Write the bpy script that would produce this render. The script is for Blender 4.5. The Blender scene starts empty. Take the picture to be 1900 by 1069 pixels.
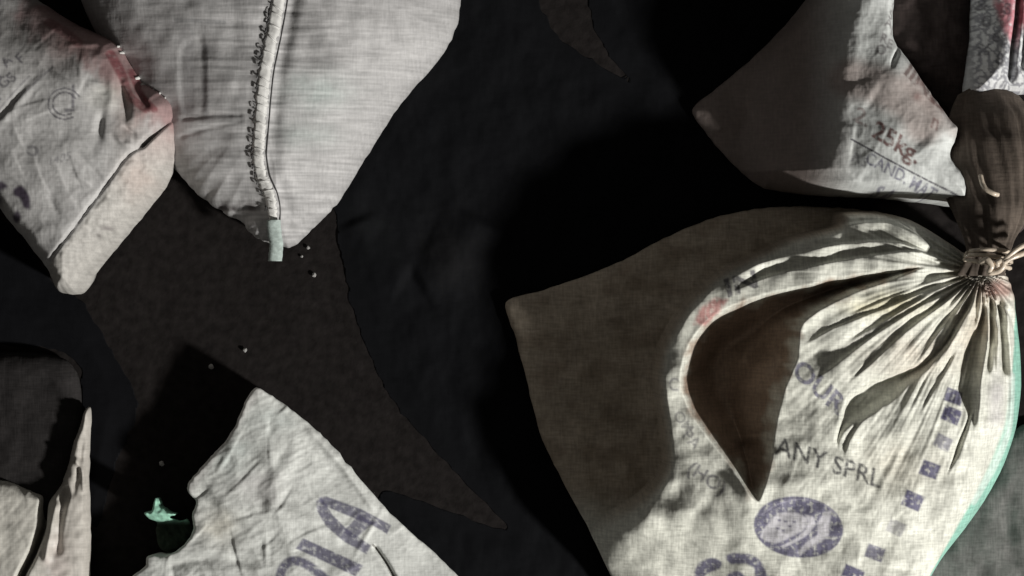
import bpy, math, random
import numpy as np

# ------------------------------------------------------------------ camera
sc = bpy.context.scene
K = 0.00065            # metres per photo pixel on the floor
CAMH = 4.5             # camera height above the floor
cam_d = bpy.data.cameras.new('camera')
cam_d.sensor_width = 36.0
cam_d.lens = 36.0 * CAMH / (1900 * K)
cam_d.clip_start = 0.05
cam_d.clip_end = 50
cam = bpy.data.objects.new('camera', cam_d)
cam.location = (0, 0, CAMH)
sc.collection.objects.link(cam)
sc.camera = cam

# ------------------------------------------------------------------ light
w = bpy.data.worlds.new('World'); sc.world = w; w.use_nodes = True
bg = w.node_tree.nodes['Background']
bg.inputs[0].default_value = (1.0, 0.95, 0.87, 1)
bg.inputs[1].default_value = 0.066
lamp_d = bpy.data.lights.new('lamp', 'SPOT')
lamp_d.energy = 2000
lamp_d.color = (1.0, 0.975, 0.925)
lamp_d.shadow_soft_size = 0.25
lamp_d.spot_size = math.radians(40)
lamp_d.spot_blend = 0.4
lamp = bpy.data.objects.new('lamp', lamp_d)
EL, DIST = math.radians(31), 6.0
lamp.location = (0.83 * DIST * math.cos(EL), -0.56 * DIST * math.cos(EL), DIST * math.sin(EL))
from mathutils import Vector
lamp.rotation_euler = (Vector((0, 0, 0.1)) - Vector(lamp.location)).to_track_quat('-Z', 'Y').to_euler()
sc.collection.objects.link(lamp)
vs = sc.view_settings
vs.view_transform = 'Standard'; vs.look = 'None'; vs.exposure = 0.0; vs.gamma = 1.0
sc.render.engine = 'CYCLES'
sc.render.filter_size = 2.1
sc.cycles.max_bounces = 5

# ------------------------------------------------------------------ numpy tools
def hsh(ix, iy, s):
    ix = ix.astype(np.int64); iy = iy.astype(np.int64)
    n = (ix * 374761393 + iy * 668265263 + s * 1442695041) & 0xFFFFFFFF
    n = ((n ^ (n >> 13)) * 1274126177) & 0xFFFFFFFF
    n = ((n ^ (n >> 16)) * 2246822519) & 0xFFFFFFFF
    n = n ^ (n >> 15)
    return (n & 0xFFFFFF) / float(0xFFFFFF)

def gnoise(x, y, s=0):
    """gradient noise, about -1..1"""
    x = np.asarray(x, float); y = np.asarray(y, float)
    ix = np.floor(x); iy = np.floor(y); fx = x - ix; fy = y - iy
    ux = fx * fx * fx * (fx * (fx * 6 - 15) + 10); uy = fy * fy * fy * (fy * (fy * 6 - 15) + 10)
    def g(dx, dy):
        a = hsh(ix + dx, iy + dy, s) * 2 * math.pi
        return np.cos(a) * (fx - dx) + np.sin(a) * (fy - dy)
    a, b, c, d = g(0, 0), g(1, 0), g(0, 1), g(1, 1)
    return 1.5 * ((a + (b - a) * ux) * (1 - uy) + (c + (d - c) * ux) * uy)

def fbm(x, y, s=0, o=4, gain=0.5):
    t = 0; a = 1.0
    for i in range(o):
        t = t + a * gnoise(x * 2 ** i + 17.3 * i, y * 2 ** i - 9.1 * i, s + i); a *= gain
    return t

def ridged(x, y, s=0, o=3, gain=0.5):
    t = 0; a = 1.0
    for i in range(o):
        t = t + a * (1 - 2.2 * np.abs(gnoise(x * 2 ** i + 5.7 * i, y * 2 ** i + 3.1 * i, s + i))); a *= gain
    return t

def creases(z, x, y, box, n, seed, h, ang, spread):
    """short straight fold lines: a sharp side and a soft side"""
    r = random.Random(seed)
    for _ in range(n):
        cx, cy = r.uniform(box[0], box[2]), r.uniform(box[1], box[3])
        a = math.radians(ang + r.gauss(0, spread)); l = r.uniform(18, 75); k = r.uniform(-0.12, 0.12) * l
        dx, dy = math.cos(a) * l, math.sin(a) * l
        pts = [(cx - dx, cy - dy), (cx - dy / l * k, cy + dx / l * k), (cx + dx, cy + dy)]
        wa, wb = r.choice(((3.2, 11), (11, 3.2), (5, 5)))
        ridge(z, x, y, pts, wa, h * r.uniform(0.35, 1.0) * r.choice((1, 1, -1)), wb, taper=0.45)

def ss(a, b, x):
    t = np.clip((x - a) / (b - a), 0, 1)
    return t * t * (3 - 2 * t)

def smooth_line(pts, n=8, closed=False):
    P = np.array(pts, float); m = len(P); out = []
    rng = range(m) if closed else range(m - 1)
    for i in rng:
        if closed:
            p0, p1, p2, p3 = P[(i - 1) % m], P[i], P[(i + 1) % m], P[(i + 2) % m]
        else:
            p0, p1, p2, p3 = P[max(i - 1, 0)], P[i], P[i + 1], P[min(i + 2, m - 1)]
        for k in range(n):
            t = k / n
            # cardinal spline, tension low enough to keep the corners
            m1 = (p2 - p0) * 0.38; m2 = (p3 - p1) * 0.38
            L = np.hypot(*(p2 - p1)[:2])
            for mm in (m1, m2):
                l = np.hypot(*mm[:2])
                if l > L: mm *= L / l
            out.append((2 * t ** 3 - 3 * t ** 2 + 1) * p1 + (t ** 3 - 2 * t ** 2 + t) * m1
                       + (-2 * t ** 3 + 3 * t ** 2) * p2 + (t ** 3 - t ** 2) * m2)
    if not closed: out.append(P[-1])
    return np.array(out)

def line_dist(x, y, L):
    """distance to polyline, 0..1 position along it, side (+ = left of travel in photo axes)"""
    best = np.full(x.shape, 1e18); pos = np.zeros(x.shape); side = np.zeros(x.shape)
    bx = np.zeros(x.shape); by = np.zeros(x.shape)
    seg = np.hypot(*(L[1:, :2] - L[:-1, :2]).T); cum = np.concatenate([[0], np.cumsum(seg)])
    for i in range(len(L) - 1):
        ax, ay = L[i, :2]; dx, dy = L[i + 1, :2] - L[i, :2]
        l2 = dx * dx + dy * dy
        if l2 < 1e-12: continue
        t = np.clip(((x - ax) * dx + (y - ay) * dy) / l2, 0, 1)
        qx = ax + t * dx; qy = ay + t * dy
        d = (x - qx) ** 2 + (y - qy) ** 2
        k = d < best
        best = np.where(k, d, best)
        pos = np.where(k, (cum[i] + t * seg[i]) / cum[-1], pos)
        side = np.where(k, np.sign(dx * (y - ay) - dy * (x - ax)), side)
        bx = np.where(k, qx, bx); by = np.where(k, qy, by)
    return np.sqrt(best), pos, side, bx, by

def inside(x, y, P):
    r = np.zeros(x.shape, bool); n = len(P)
    for i in range(n):
        x1, y1 = P[i, :2]; x2, y2 = P[(i + 1) % n, :2]
        if y1 == y2: continue
        c = ((y1 > y) != (y2 > y)) & (x < (x2 - x1) * (y - y1) / (y2 - y1) + x1)
        r ^= c
    return r

def sdf(x, y, P):
    d, pos, side, bx, by = line_dist(x, y, np.vstack([P, P[:1]]))
    return np.where(inside(x, y, P), d, -d), bx, by, pos

def near(pts, x, y, m):
    P = np.array(pts, float)[:, :2]
    return (x > P[:, 0].min() - m) & (x < P[:, 0].max() + m) & (y > P[:, 1].min() - m) & (y < P[:, 1].max() + m)

def ridge(z, x, y, pts, wid, h, wid2=None, taper=0.12):
    """add a ridge (h > 0) or crease (h < 0) along a line; wid on one side, wid2 on the other"""
    k = near(pts, x, y, 3.2 * max(wid, wid2 or wid))
    L = smooth_line(pts, 6)
    d, pos, side, _, _ = line_dist(x[k], y[k], L)
    ww = np.where(side > 0, wid, wid2 if wid2 else wid)
    t = ss(0, taper, pos) * ss(0, taper, 1 - pos) if taper else 1.0
    z[k] += h * np.exp(-(d / ww) ** 2) * t

def hollow(z, x, y, pts, depth, soft):
    k = near(pts, x, y, 4)
    P = smooth_line(pts, 5, True)
    s = sdf(x[k], y[k], P)[0]
    z[k] += -depth * ss(0, soft, s)

def dome(s, R):
    t = np.clip(s / R, 0, 1)
    return np.sqrt(np.maximum(0, 1 - (1 - t) ** 2))

def axis(lo, hi, a, b, p, q):
    """grid lines: pitch p where the photo looks (a..b), pitch q beyond"""
    parts = []
    if lo < a: parts.append(np.arange(lo, a, q))
    parts.append(np.arange(max(lo, a), min(hi, b), p))
    if hi > b: parts.append(np.arange(max(b, lo), hi + q, q))
    else: parts.append(np.array([hi]))
    return np.unique(np.concatenate(parts))

# ------------------------------------------------------------------ materials
def cloth_mat(name, rough=0.6, grain=0.26, bump=0.2, weave=False, spec=0.25, scale=1.0, turn=0.0):
    m = bpy.data.materials.new(name); m.use_nodes = True
    nt = m.node_tree; N = nt.nodes; L = nt.links
    b = N['Principled BSDF']
    b.inputs['Roughness'].default_value = rough
    b.inputs['Specular IOR Level'].default_value = spec
    at = N.new('ShaderNodeAttribute'); at.attribute_name = 'tone'
    tc = N.new('ShaderNodeTexCoord')
    n1 = N.new('ShaderNodeTexNoise'); n1.inputs['Scale'].default_value = 190 * scale; n1.inputs['Detail'].default_value = 4
    n2 = N.new('ShaderNodeTexNoise'); n2.inputs['Scale'].default_value = 24 * scale; n2.inputs['Detail'].default_value = 5
    for n in (n1, n2): L.new(tc.outputs['Object'], n.inputs['Vector'])
    # warp and weft: two noises stretched along the strands
    strands = []
    for sx, sy in ((55, 420), (420, 55)):
        mp = N.new('ShaderNodeMapping'); mp.inputs['Rotation'].default_value = (0, 0, turn); mp.inputs['Scale'].default_value = (sx * scale, sy * scale, 1)
        L.new(tc.outputs['Object'], mp.inputs['Vector'])
        ns = N.new('ShaderNodeTexNoise'); ns.noise_dimensions = '2D'; ns.inputs['Scale'].default_value = 1; ns.inputs['Detail'].default_value = 2
        L.new(mp.outputs[0], ns.inputs['Vector']); strands.append(ns)
    sm = N.new('ShaderNodeMath'); sm.operation = 'ADD'
    L.new(strands[0].outputs['Fac'], sm.inputs[0]); L.new(strands[1].outputs['Fac'], sm.inputs[1])
    hv = N.new('ShaderNodeMath'); hv.operation = 'MULTIPLY_ADD'; hv.inputs[1].default_value = 0.35
    L.new(sm.outputs[0], hv.inputs[0])
    hn = N.new('ShaderNodeMath'); hn.operation = 'MULTIPLY'; hn.inputs[1].default_value = 0.3
    L.new(n1.outputs['Fac'], hn.inputs[0]); L.new(hn.outputs[0], hv.inputs[2])
    mr = N.new('ShaderNodeMapRange'); mr.inputs['From Min'].default_value = 0.34; mr.inputs['From Max'].default_value = 0.66
    mr.inputs['To Min'].default_value = 1 - grain; mr.inputs['To Max'].default_value = 1 + grain * 0.6
    L.new(hv.outputs[0], mr.inputs['Value'])
    mr2 = N.new('ShaderNodeMapRange'); mr2.inputs['From Min'].default_value = 0.3; mr2.inputs['From Max'].default_value = 0.75
    mr2.inputs['To Min'].default_value = 0.86; mr2.inputs['To Max'].default_value = 1.08
    L.new(n2.outputs['Fac'], mr2.inputs['Value'])
    mu = N.new('ShaderNodeMath'); mu.operation = 'MULTIPLY'
    L.new(mr.outputs[0], mu.inputs[0]); L.new(mr2.outputs[0], mu.inputs[1])
    vm = N.new('ShaderNodeVectorMath'); vm.operation = 'SCALE'
    L.new(at.outputs['Color'], vm.inputs[0]); L.new(mu.outputs[0], vm.inputs['Scale'])
    L.new(vm.outputs[0], b.inputs['Base Color'])
    bp = N.new('ShaderNodeBump'); bp.inputs['Strength'].default_value = bump; bp.inputs['Distance'].default_value = 0.0012
    if weave:
        wx = N.new('ShaderNodeTexWave'); wx.bands_direction = 'X'; wx.inputs['Scale'].default_value = 105; wx.inputs['Distortion'].default_value = 1.5
        wy = N.new('ShaderNodeTexWave'); wy.bands_direction = 'Y'; wy.inputs['Scale'].default_value = 105; wy.inputs['Distortion'].default_value = 1.5
        for n in (wx, wy): L.new(tc.outputs['Object'], n.inputs['Vector'])
        ad = N.new('ShaderNodeMath'); ad.operation = 'ADD'
        L.new(wx.outputs['Fac'], ad.inputs[0]); L.new(wy.outputs['Fac'], ad.inputs[1])
        a2 = N.new('ShaderNodeMath'); a2.operation = 'MULTIPLY_ADD'; a2.inputs[1].default_value = 0.35
        L.new(ad.outputs[0], a2.inputs[0]); L.new(n1.outputs['Fac'], a2.inputs[2])
        L.new(a2.outputs[0], bp.inputs['Height'])
    else:
        L.new(hv.outputs[0], bp.inputs['Height'])
    L.new(bp.outputs[0], b.inputs['Normal'])
    return m

def plain_mat(name, col, rough=0.6, var=0.2, scale=60, bump=0.3, spec=0.3):
    m = bpy.data.materials.new(name); m.use_nodes = True
    nt = m.node_tree; N = nt.nodes; L = nt.links
    b = N['Principled BSDF']; b.inputs['Roughness'].default_value = rough
    b.inputs['Specular IOR Level'].default_value = spec
    tc = N.new('ShaderNodeTexCoord')
    n = N.new('ShaderNodeTexNoise'); n.inputs['Scale'].default_value = scale; n.inputs['Detail'].default_value = 6
    L.new(tc.outputs['Object'], n.inputs['Vector'])
    cr = N.new('ShaderNodeValToRGB')
    cr.color_ramp.elements[0].position = 0.3; cr.color_ramp.elements[1].position = 0.72
    cr.color_ramp.elements[0].color = (*[c * (1 - var) for c in col], 1)
    cr.color_ramp.elements[1].color = (*[c * (1 + var) for c in col], 1)
    L.new(n.outputs['Fac'], cr.inputs[0]); L.new(cr.outputs[0], b.inputs['Base Color'])
    bp = N.new('ShaderNodeBump'); bp.inputs['Strength'].default_value = bump; bp.inputs['Distance'].default_value = 0.002
    L.new(n.outputs['Fac'], bp.inputs['Height']); L.new(bp.outputs[0], b.inputs['Normal'])
    return m

M_WOVEN = cloth_mat('woven_plastic_cloth', grain=0.30, bump=0.3, turn=math.radians(28))
M_FINE = cloth_mat('fine_woven_cloth', grain=0.17, bump=0.28)
M_DARK = cloth_mat('dark_cloth', rough=0.8, grain=0.3, bump=0.5, spec=0.12)
M_FILM = cloth_mat('scrap_and_shade_film', rough=0.8, grain=0.15, bump=0.1, weave=False, spec=0.06)
M_THREAD = plain_mat('dark_thread', (0.055, 0.054, 0.055), 0.8)
M_HEM = plain_mat('pale_hem', (0.60, 0.595, 0.58), 0.6, 0.12, 160)
M_TAPE = plain_mat('pale_green_tape', (0.36, 0.42, 0.40), 0.5, 0.25, 160)
M_TWINE = plain_mat('clear_pale_twine', (0.55, 0.47, 0.38), 0.3, 0.25, 140, 0.3, 0.6)
M_CRUMB = plain_mat('pale_crumb', (0.30, 0.295, 0.29), 0.8, 0.3, 300)
M_FLOOR = plain_mat('dark_earth_floor', (0.0138, 0.0120, 0.0117), 0.95, 0.3, 90, 0.8, 0.05)

# ------------------------------------------------------------------ ink: outlines of writing as flat triangles
def text_tris(s, bold=0.0, size=1.0):
    c = bpy.data.curves.new('lettering', 'FONT'); c.body = s; c.size = size; c.offset = bold; c.resolution_u = 4
    o = bpy.data.objects.new('lettering', c); sc.collection.objects.link(o)
    bpy.context.view_layer.update()
    me = o.evaluated_get(bpy.context.evaluated_depsgraph_get()).to_mesh()
    me.calc_loop_triangles()
    co = np.zeros(len(me.vertices) * 3); me.vertices.foreach_get('co', co); co = co.reshape(-1, 3)[:, :2]
    tr = np.zeros(len(me.loop_triangles) * 3, int); me.loop_triangles.foreach_get('vertices', tr)
    T = co[tr.reshape(-1, 3)].copy()
    bpy.data.objects.remove(o); bpy.data.curves.remove(c)
    return T

def tri_mask(x, y, T):
    m = np.zeros(x.shape, bool)
    for (a, b, c) in T:
        lo = np.minimum(np.minimum(a, b), c); hi = np.maximum(np.maximum(a, b), c)
        k = np.nonzero((x >= lo[0]) & (x <= hi[0]) & (y >= lo[1]) & (y <= hi[1]))[0]
        if not len(k): continue
        px, py = x[k], y[k]
        d1 = (px - b[0]) * (a[1] - b[1]) - (a[0] - b[0]) * (py - b[1])
        d2 = (px - c[0]) * (b[1] - c[1]) - (b[0] - c[0]) * (py - c[1])
        d3 = (px - a[0]) * (c[1] - a[1]) - (c[0] - a[0]) * (py - a[1])
        neg = (d1 < 0) | (d2 < 0) | (d3 < 0); pos = (d1 > 0) | (d2 > 0) | (d3 > 0)
        m[k] |= ~(neg & pos)
    return m

def blend(col, k, c, a):
    a = np.asarray(a)
    if a.ndim == 0: a = np.full(k.sum() if k.dtype == bool else len(k), float(a))
    col[k] = col[k] * (1 - a[:, None]) + np.array(c) * a[:, None]

def wear(x, y, lo=0.55, s=5, f=9.0):
    return np.clip(lo + 0.5 + 0.75 * fbm(x / f, y / f, s, 3), 0.15, 1.0)

def stamp(col, x, y, s, origin, xdir, ydir, c, a=0.9, bold=0.02, seed=3):
    """print lettering: origin, reading direction and up direction of one em, in photo pixels"""
    T = text_tris(s, bold)
    o = np.array(origin, float); X = np.array(xdir, float); Y = np.array(ydir, float)
    T = o + T[..., :1] * X + T[..., 1:] * Y
    lo = T.reshape(-1, 2).min(0) - 2; hi = T.reshape(-1, 2).max(0) + 2
    k = np.nonzero((x > lo[0]) & (x < hi[0]) & (y > lo[1]) & (y < hi[1]))[0]
    if not len(k): return
    m = 0
    for dx, dy in ((-.9, -.9), (.9, -.9), (-.9, .9), (.9, .9), (0, 0)):
        m = m + tri_mask(x[k] + dx, y[k] + dy, T)
    blend(col, k, c, a * m / 5.0 * wear(x[k], y[k], s=seed))

def patch(col, x, y, pts, c, a=0.9, soft=2.0, worn=True, seed=8, curve=1):
    k = np.nonzero(near(pts, x, y, 6))[0]
    if not len(k): return
    P = smooth_line(pts, curve, True) if curve > 1 else np.array(pts, float)
    s = sdf(x[k], y[k], P)[0]
    f = ss(-soft, soft, s) * a
    if worn: f = f * wear(x[k], y[k], s=seed)
    blend(col, k, c, f)

def streak(col, x, y, pts, wid, c, a=0.9, worn=True, seed=4):
    k = np.nonzero(near(pts, x, y, 3 * wid + 3))[0]
    if not len(k): return
    d = line_dist(x[k], y[k], smooth_line(pts, 5))[0]
    f = a * (1 - ss(wid * 0.6, wid * 1.3, d))
    if worn: f = f * wear(x[k], y[k], s=seed)
    blend(col, k, c, f)

def blot(col, x, y, cx, cy, rx, ry, c, a):
    r = ((x - cx) / rx) ** 2 + ((y - cy) / ry) ** 2 + 0.35 * fbm(x / 40, y / 40, 21, 3)
    blend(col, np.ones(x.shape, bool), c, a * np.exp(-np.maximum(r, 0) * 1.6))

# ------------------------------------------------------------------ meshes
def px2w(px, py, zref=0.0):
    f = K * (CAMH - zref) / CAMH
    return (np.asarray(px, float) - 950) * f, (534.5 - np.asarray(py, float)) * f

def link(o, parent=None):
    sc.collection.objects.link(o)
    if parent is not None:
        o.parent = parent
    return o

def tag(o, label, cat, group=None, kind=None):
    if label: o['label'] = label
    if cat: o['category'] = cat
    if group: o['group'] = group
    if kind: o['kind'] = kind
    return o

def make_mesh(name, V, F4, F3, tone=None, mat=None, smooth=True):
    me = bpy.data.meshes.new(name)
    nv = len(V); me.vertices.add(nv); me.vertices.foreach_set('co', np.asarray(V, np.float32).ravel())
    F4 = np.asarray(F4, np.int32).reshape(-1, 4); F3 = np.asarray(F3, np.int32).reshape(-1, 3)
    idx = np.concatenate([F4.ravel(), F3.ravel()])
    me.loops.add(len(idx)); me.loops.foreach_set('vertex_index', idx)
    st = np.concatenate([np.arange(len(F4)) * 4, len(F4) * 4 + np.arange(len(F3)) * 3])
    me.polygons.add(len(st)); me.polygons.foreach_set('loop_start', st.astype(np.int32))
    me.polygons.foreach_set('use_smooth', np.full(len(st), smooth))
    me.update(calc_edges=True)
    if tone is not None:
        a = me.attributes.new('tone', 'FLOAT_COLOR', 'POINT')
        rgba = np.concatenate([tone, np.ones((nv, 1))], 1).astype(np.float32)
        a.data.foreach_set('color', rgba.ravel())
    me.validate()
    if mat: me.materials.append(mat)
    return me

def sack(name, outline, zfun, colfun, mat, zref, pitch=2.2, far=9.0, jag=0.0, base=0.004, curve=6, tuck=8):
    """A filled sack lying on the floor: its outline, the height of its skin over the floor and its colours.
    Returns the object and functions to look the height up again."""
    P = smooth_line(outline, curve, True)
    if jag:
        nrm = np.roll(P, -1, 0) - np.roll(P, 1, 0); nrm = np.stack([nrm[:, 1], -nrm[:, 0]], 1)
        nrm /= np.maximum(1e-6, np.hypot(nrm[:, 0], nrm[:, 1]))[:, None]
        P = P + nrm * (jag * fbm(P[:, 0] / 14, P[:, 1] / 14, 77, 3))[:, None]
    lo = P.min(0) - 2 * far; hi = P.max(0) + 2 * far
    xs = axis(lo[0], hi[0], -30, 1930, pitch, far); ys = axis(lo[1], hi[1], -30, 1099, pitch, far)
    X, Y = np.meshgrid(xs, ys); sh = X.shape; x = X.ravel(); y = Y.ravel()
    s, bx, by, _ = sdf(x, y, P)
    ins = (s > 0).reshape(sh)
    keep = ins[:-1, :-1] | ins[1:, :-1] | ins[:-1, 1:] | ins[1:, 1:]
    id_ = np.arange(x.size).reshape(sh)
    q = np.stack([id_[:-1, :-1][keep], id_[1:, :-1][keep], id_[1:, 1:][keep], id_[:-1, 1:][keep]], 1)
    used = np.unique(q); remap = -np.ones(x.size, int); remap[used] = np.arange(len(used)); q = remap[q]
    x, y, s, bx, by = x[used], y[used], s[used], bx[used], by[used]
    out = s <= 0
    x = np.where(out, bx, x); y = np.where(out, by, y); s = np.maximum(s, 0)
    z = zfun(x, y, s)
    z = np.maximum(z, base + 0.003)
    col = np.clip(colfun(x, y, s, z), 0.002, 0.9)
    # skirt down to the floor, drawn in under the bulge, and a bottom
    e = np.concatenate([q[:, [0, 1]], q[:, [1, 2]], q[:, [2, 3]], q[:, [3, 0]]])
    es = np.sort(e, 1); key = es[:, 0] * (len(x) + 1) + es[:, 1]
    _, inv, cnt = np.unique(key, return_inverse=True, return_counts=True)
    be = e[cnt[inv] == 1]
    bv = np.unique(be); m2 = -np.ones(len(x), int); m2[bv] = np.arange(len(bv))
    cx, cy = x.mean(), y.mean()
    dx, dy = cx - x[bv], cy - y[bv]; dl = np.maximum(1, np.hypot(dx, dy))
    n0 = len(x); nb = len(bv)
    wx, wy = px2w(x, y, zref); V = [np.stack([wx, wy, z], 1)]
    lx, ly = px2w(x[bv] + dx / dl * tuck, y[bv] + dy / dl * tuck, zref)
    V.append(np.stack([lx, ly, np.full(nb, base)], 1))
    ox, oy = px2w(cx, cy, zref)
    V.append(np.array([[ox, oy, base]]))
    V = np.concatenate(V)
    j = m2[be] + n0
    skirt = np.stack([be[:, 1], be[:, 0], j[:, 0], j[:, 1]], 1)
    fan = np.stack([j[:, 1], j[:, 0], np.full(len(j), n0 + nb)], 1)
    col = np.concatenate([col, col[bv], col[:1]])
    V[:, 0] -= ox; V[:, 1] -= oy
    me = make_mesh(name, V, np.concatenate([q, skirt]), fan, col, mat)
    o = bpy.data.objects.new(name, me); o.location = (float(ox), float(oy), 0); link(o)
    def at(px, py, up=0.0):
        px = np.atleast_1d(np.asarray(px, float)); py = np.atleast_1d(np.asarray(py, float))
        ss_ = np.maximum(sdf(px, py, P)[0], 0)
        zz = np.maximum(zfun(px, py, ss_), base + 0.004) + up
        wx_, wy_ = px2w(px, py, zref)
        return np.stack([wx_ - ox, wy_ - oy, zz], 1)
    return o, at

def tube(name, path, rad, mat, parent, n=8, flat=1.0, cap=True):
    """tapered round or flattened cord along a path of local points"""
    P = np.asarray(path, float); m = len(P)
    rad = np.broadcast_to(np.asarray(rad, float), (m,))
    T = np.gradient(P, axis=0); T /= np.maximum(1e-9, np.linalg.norm(T, axis=1))[:, None]
    V = []
    for i in range(m):
        up = np.array([0, 0, 1.0])
        if abs(T[i] @ up) > 0.95: up = np.array([1.0, 0, 0])
        a = np.cross(up, T[i]); a /= np.linalg.norm(a); b = np.cross(T[i], a)
        for k in range(n):
            t = 2 * math.pi * k / n
            V.append(P[i] + rad[i] * (math.cos(t) * a + flat * math.sin(t) * b))
    F = [[i * n + k, i * n + (k + 1) % n, (i + 1) * n + (k + 1) % n, (i + 1) * n + k] for i in range(m - 1) for k in range(n)]
    F3 = []
    V += [P[0], P[-1]]
    for k in range(n):
        F3.append([m * n, (k + 1) % n, k]); F3.append([m * n + 1, (m - 1) * n + k, (m - 1) * n + (k + 1) % n])
    me = make_mesh(name, V, F, F3, None, mat)
    o = bpy.data.objects.new(name, me); link(o, parent)
    return o

# ================================================================== THE FLOOR
def floor_z(px, py): return 0.0012 * fbm(px / 120, py / 120, 3, 4) - 0.002
def build_floor():
    n = 400; g = np.linspace(-1.5, 1.5, n); X, Y = np.meshgrid(g, g)
    px = X / K + 950; py = 534.5 - Y / K
    Z = floor_z(px, py)
    i = np.arange(n * n).reshape(n, n)
    F = np.stack([i[:-1, :-1].ravel(), i[:-1, 1:].ravel(), i[1:, 1:].ravel(), i[1:, :-1].ravel()], 1)
    me = make_mesh('floor', np.stack([X.ravel(), Y.ravel(), Z.ravel()], 1), F, np.zeros((0, 3)), None, M_FLOOR)
    o = link(bpy.data.objects.new('floor', me)); o['kind'] = 'structure'
build_floor()

WHITE = np.array([0.645, 0.65, 0.585])
INK = (0.105, 0.10, 0.165)
def flat(c, x): return np.tile(np.array(c, float), (len(x), 1))

# ================================================================== TIED SACK (right)
NECK = (1815, 505)
tied_outline = [(938, 562), (1000, 541), (1080, 515), (1160, 482), (1240, 440), (1320, 405), (1400, 386), (1480, 379), (1560, 381),
                (1640, 388), (1700, 405), (1760, 440), (1800, 468), (1850, 480), (1878, 510), (1896, 560), (1912, 640), (1916, 720),
                (1906, 800), (1882, 872), (1850, 932), (1808, 992), (1758, 1052), (1715, 1120), (1690, 1200), (1640, 1320), (1540, 1400),
                (1400, 1430), (1280, 1390), (1205, 1250), (1150, 1110), (1100, 1000), (1045, 900), (1003, 810), (978, 710), (957, 630)]
body_poly = [(1216, 700), (1227, 640), (1270, 566), (1332, 506), (1424, 460), (1468, 438), (1554, 416), (1566, 390), (1640, 390), (1700, 405),
             (1760, 440), (1800, 468), (1850, 480), (1878, 510), (1896, 560), (1912, 640), (1916, 720), (1906, 800), (1882, 872), (1850, 932),
             (1808, 992), (1758, 1052), (1715, 1120), (1690, 1200), (1640, 1320), (1540, 1400), (1400, 1430), (1280, 1390), (1205, 1250),
             (1110, 1130), (1072, 1050), (1112, 978), (1196, 918), (1232, 860), (1226, 780)]
big_hollow = [(1258, 700), (1276, 636), (1322, 583), (1400, 549), (1500, 526), (1620, 502), (1712, 494), (1650, 520), (1560, 553), (1486, 600),
              (1476, 664), (1452, 720), (1434, 800), (1426, 862), (1404, 925), (1384, 915), (1350, 862), (1310, 812), (1276, 762)]

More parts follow.
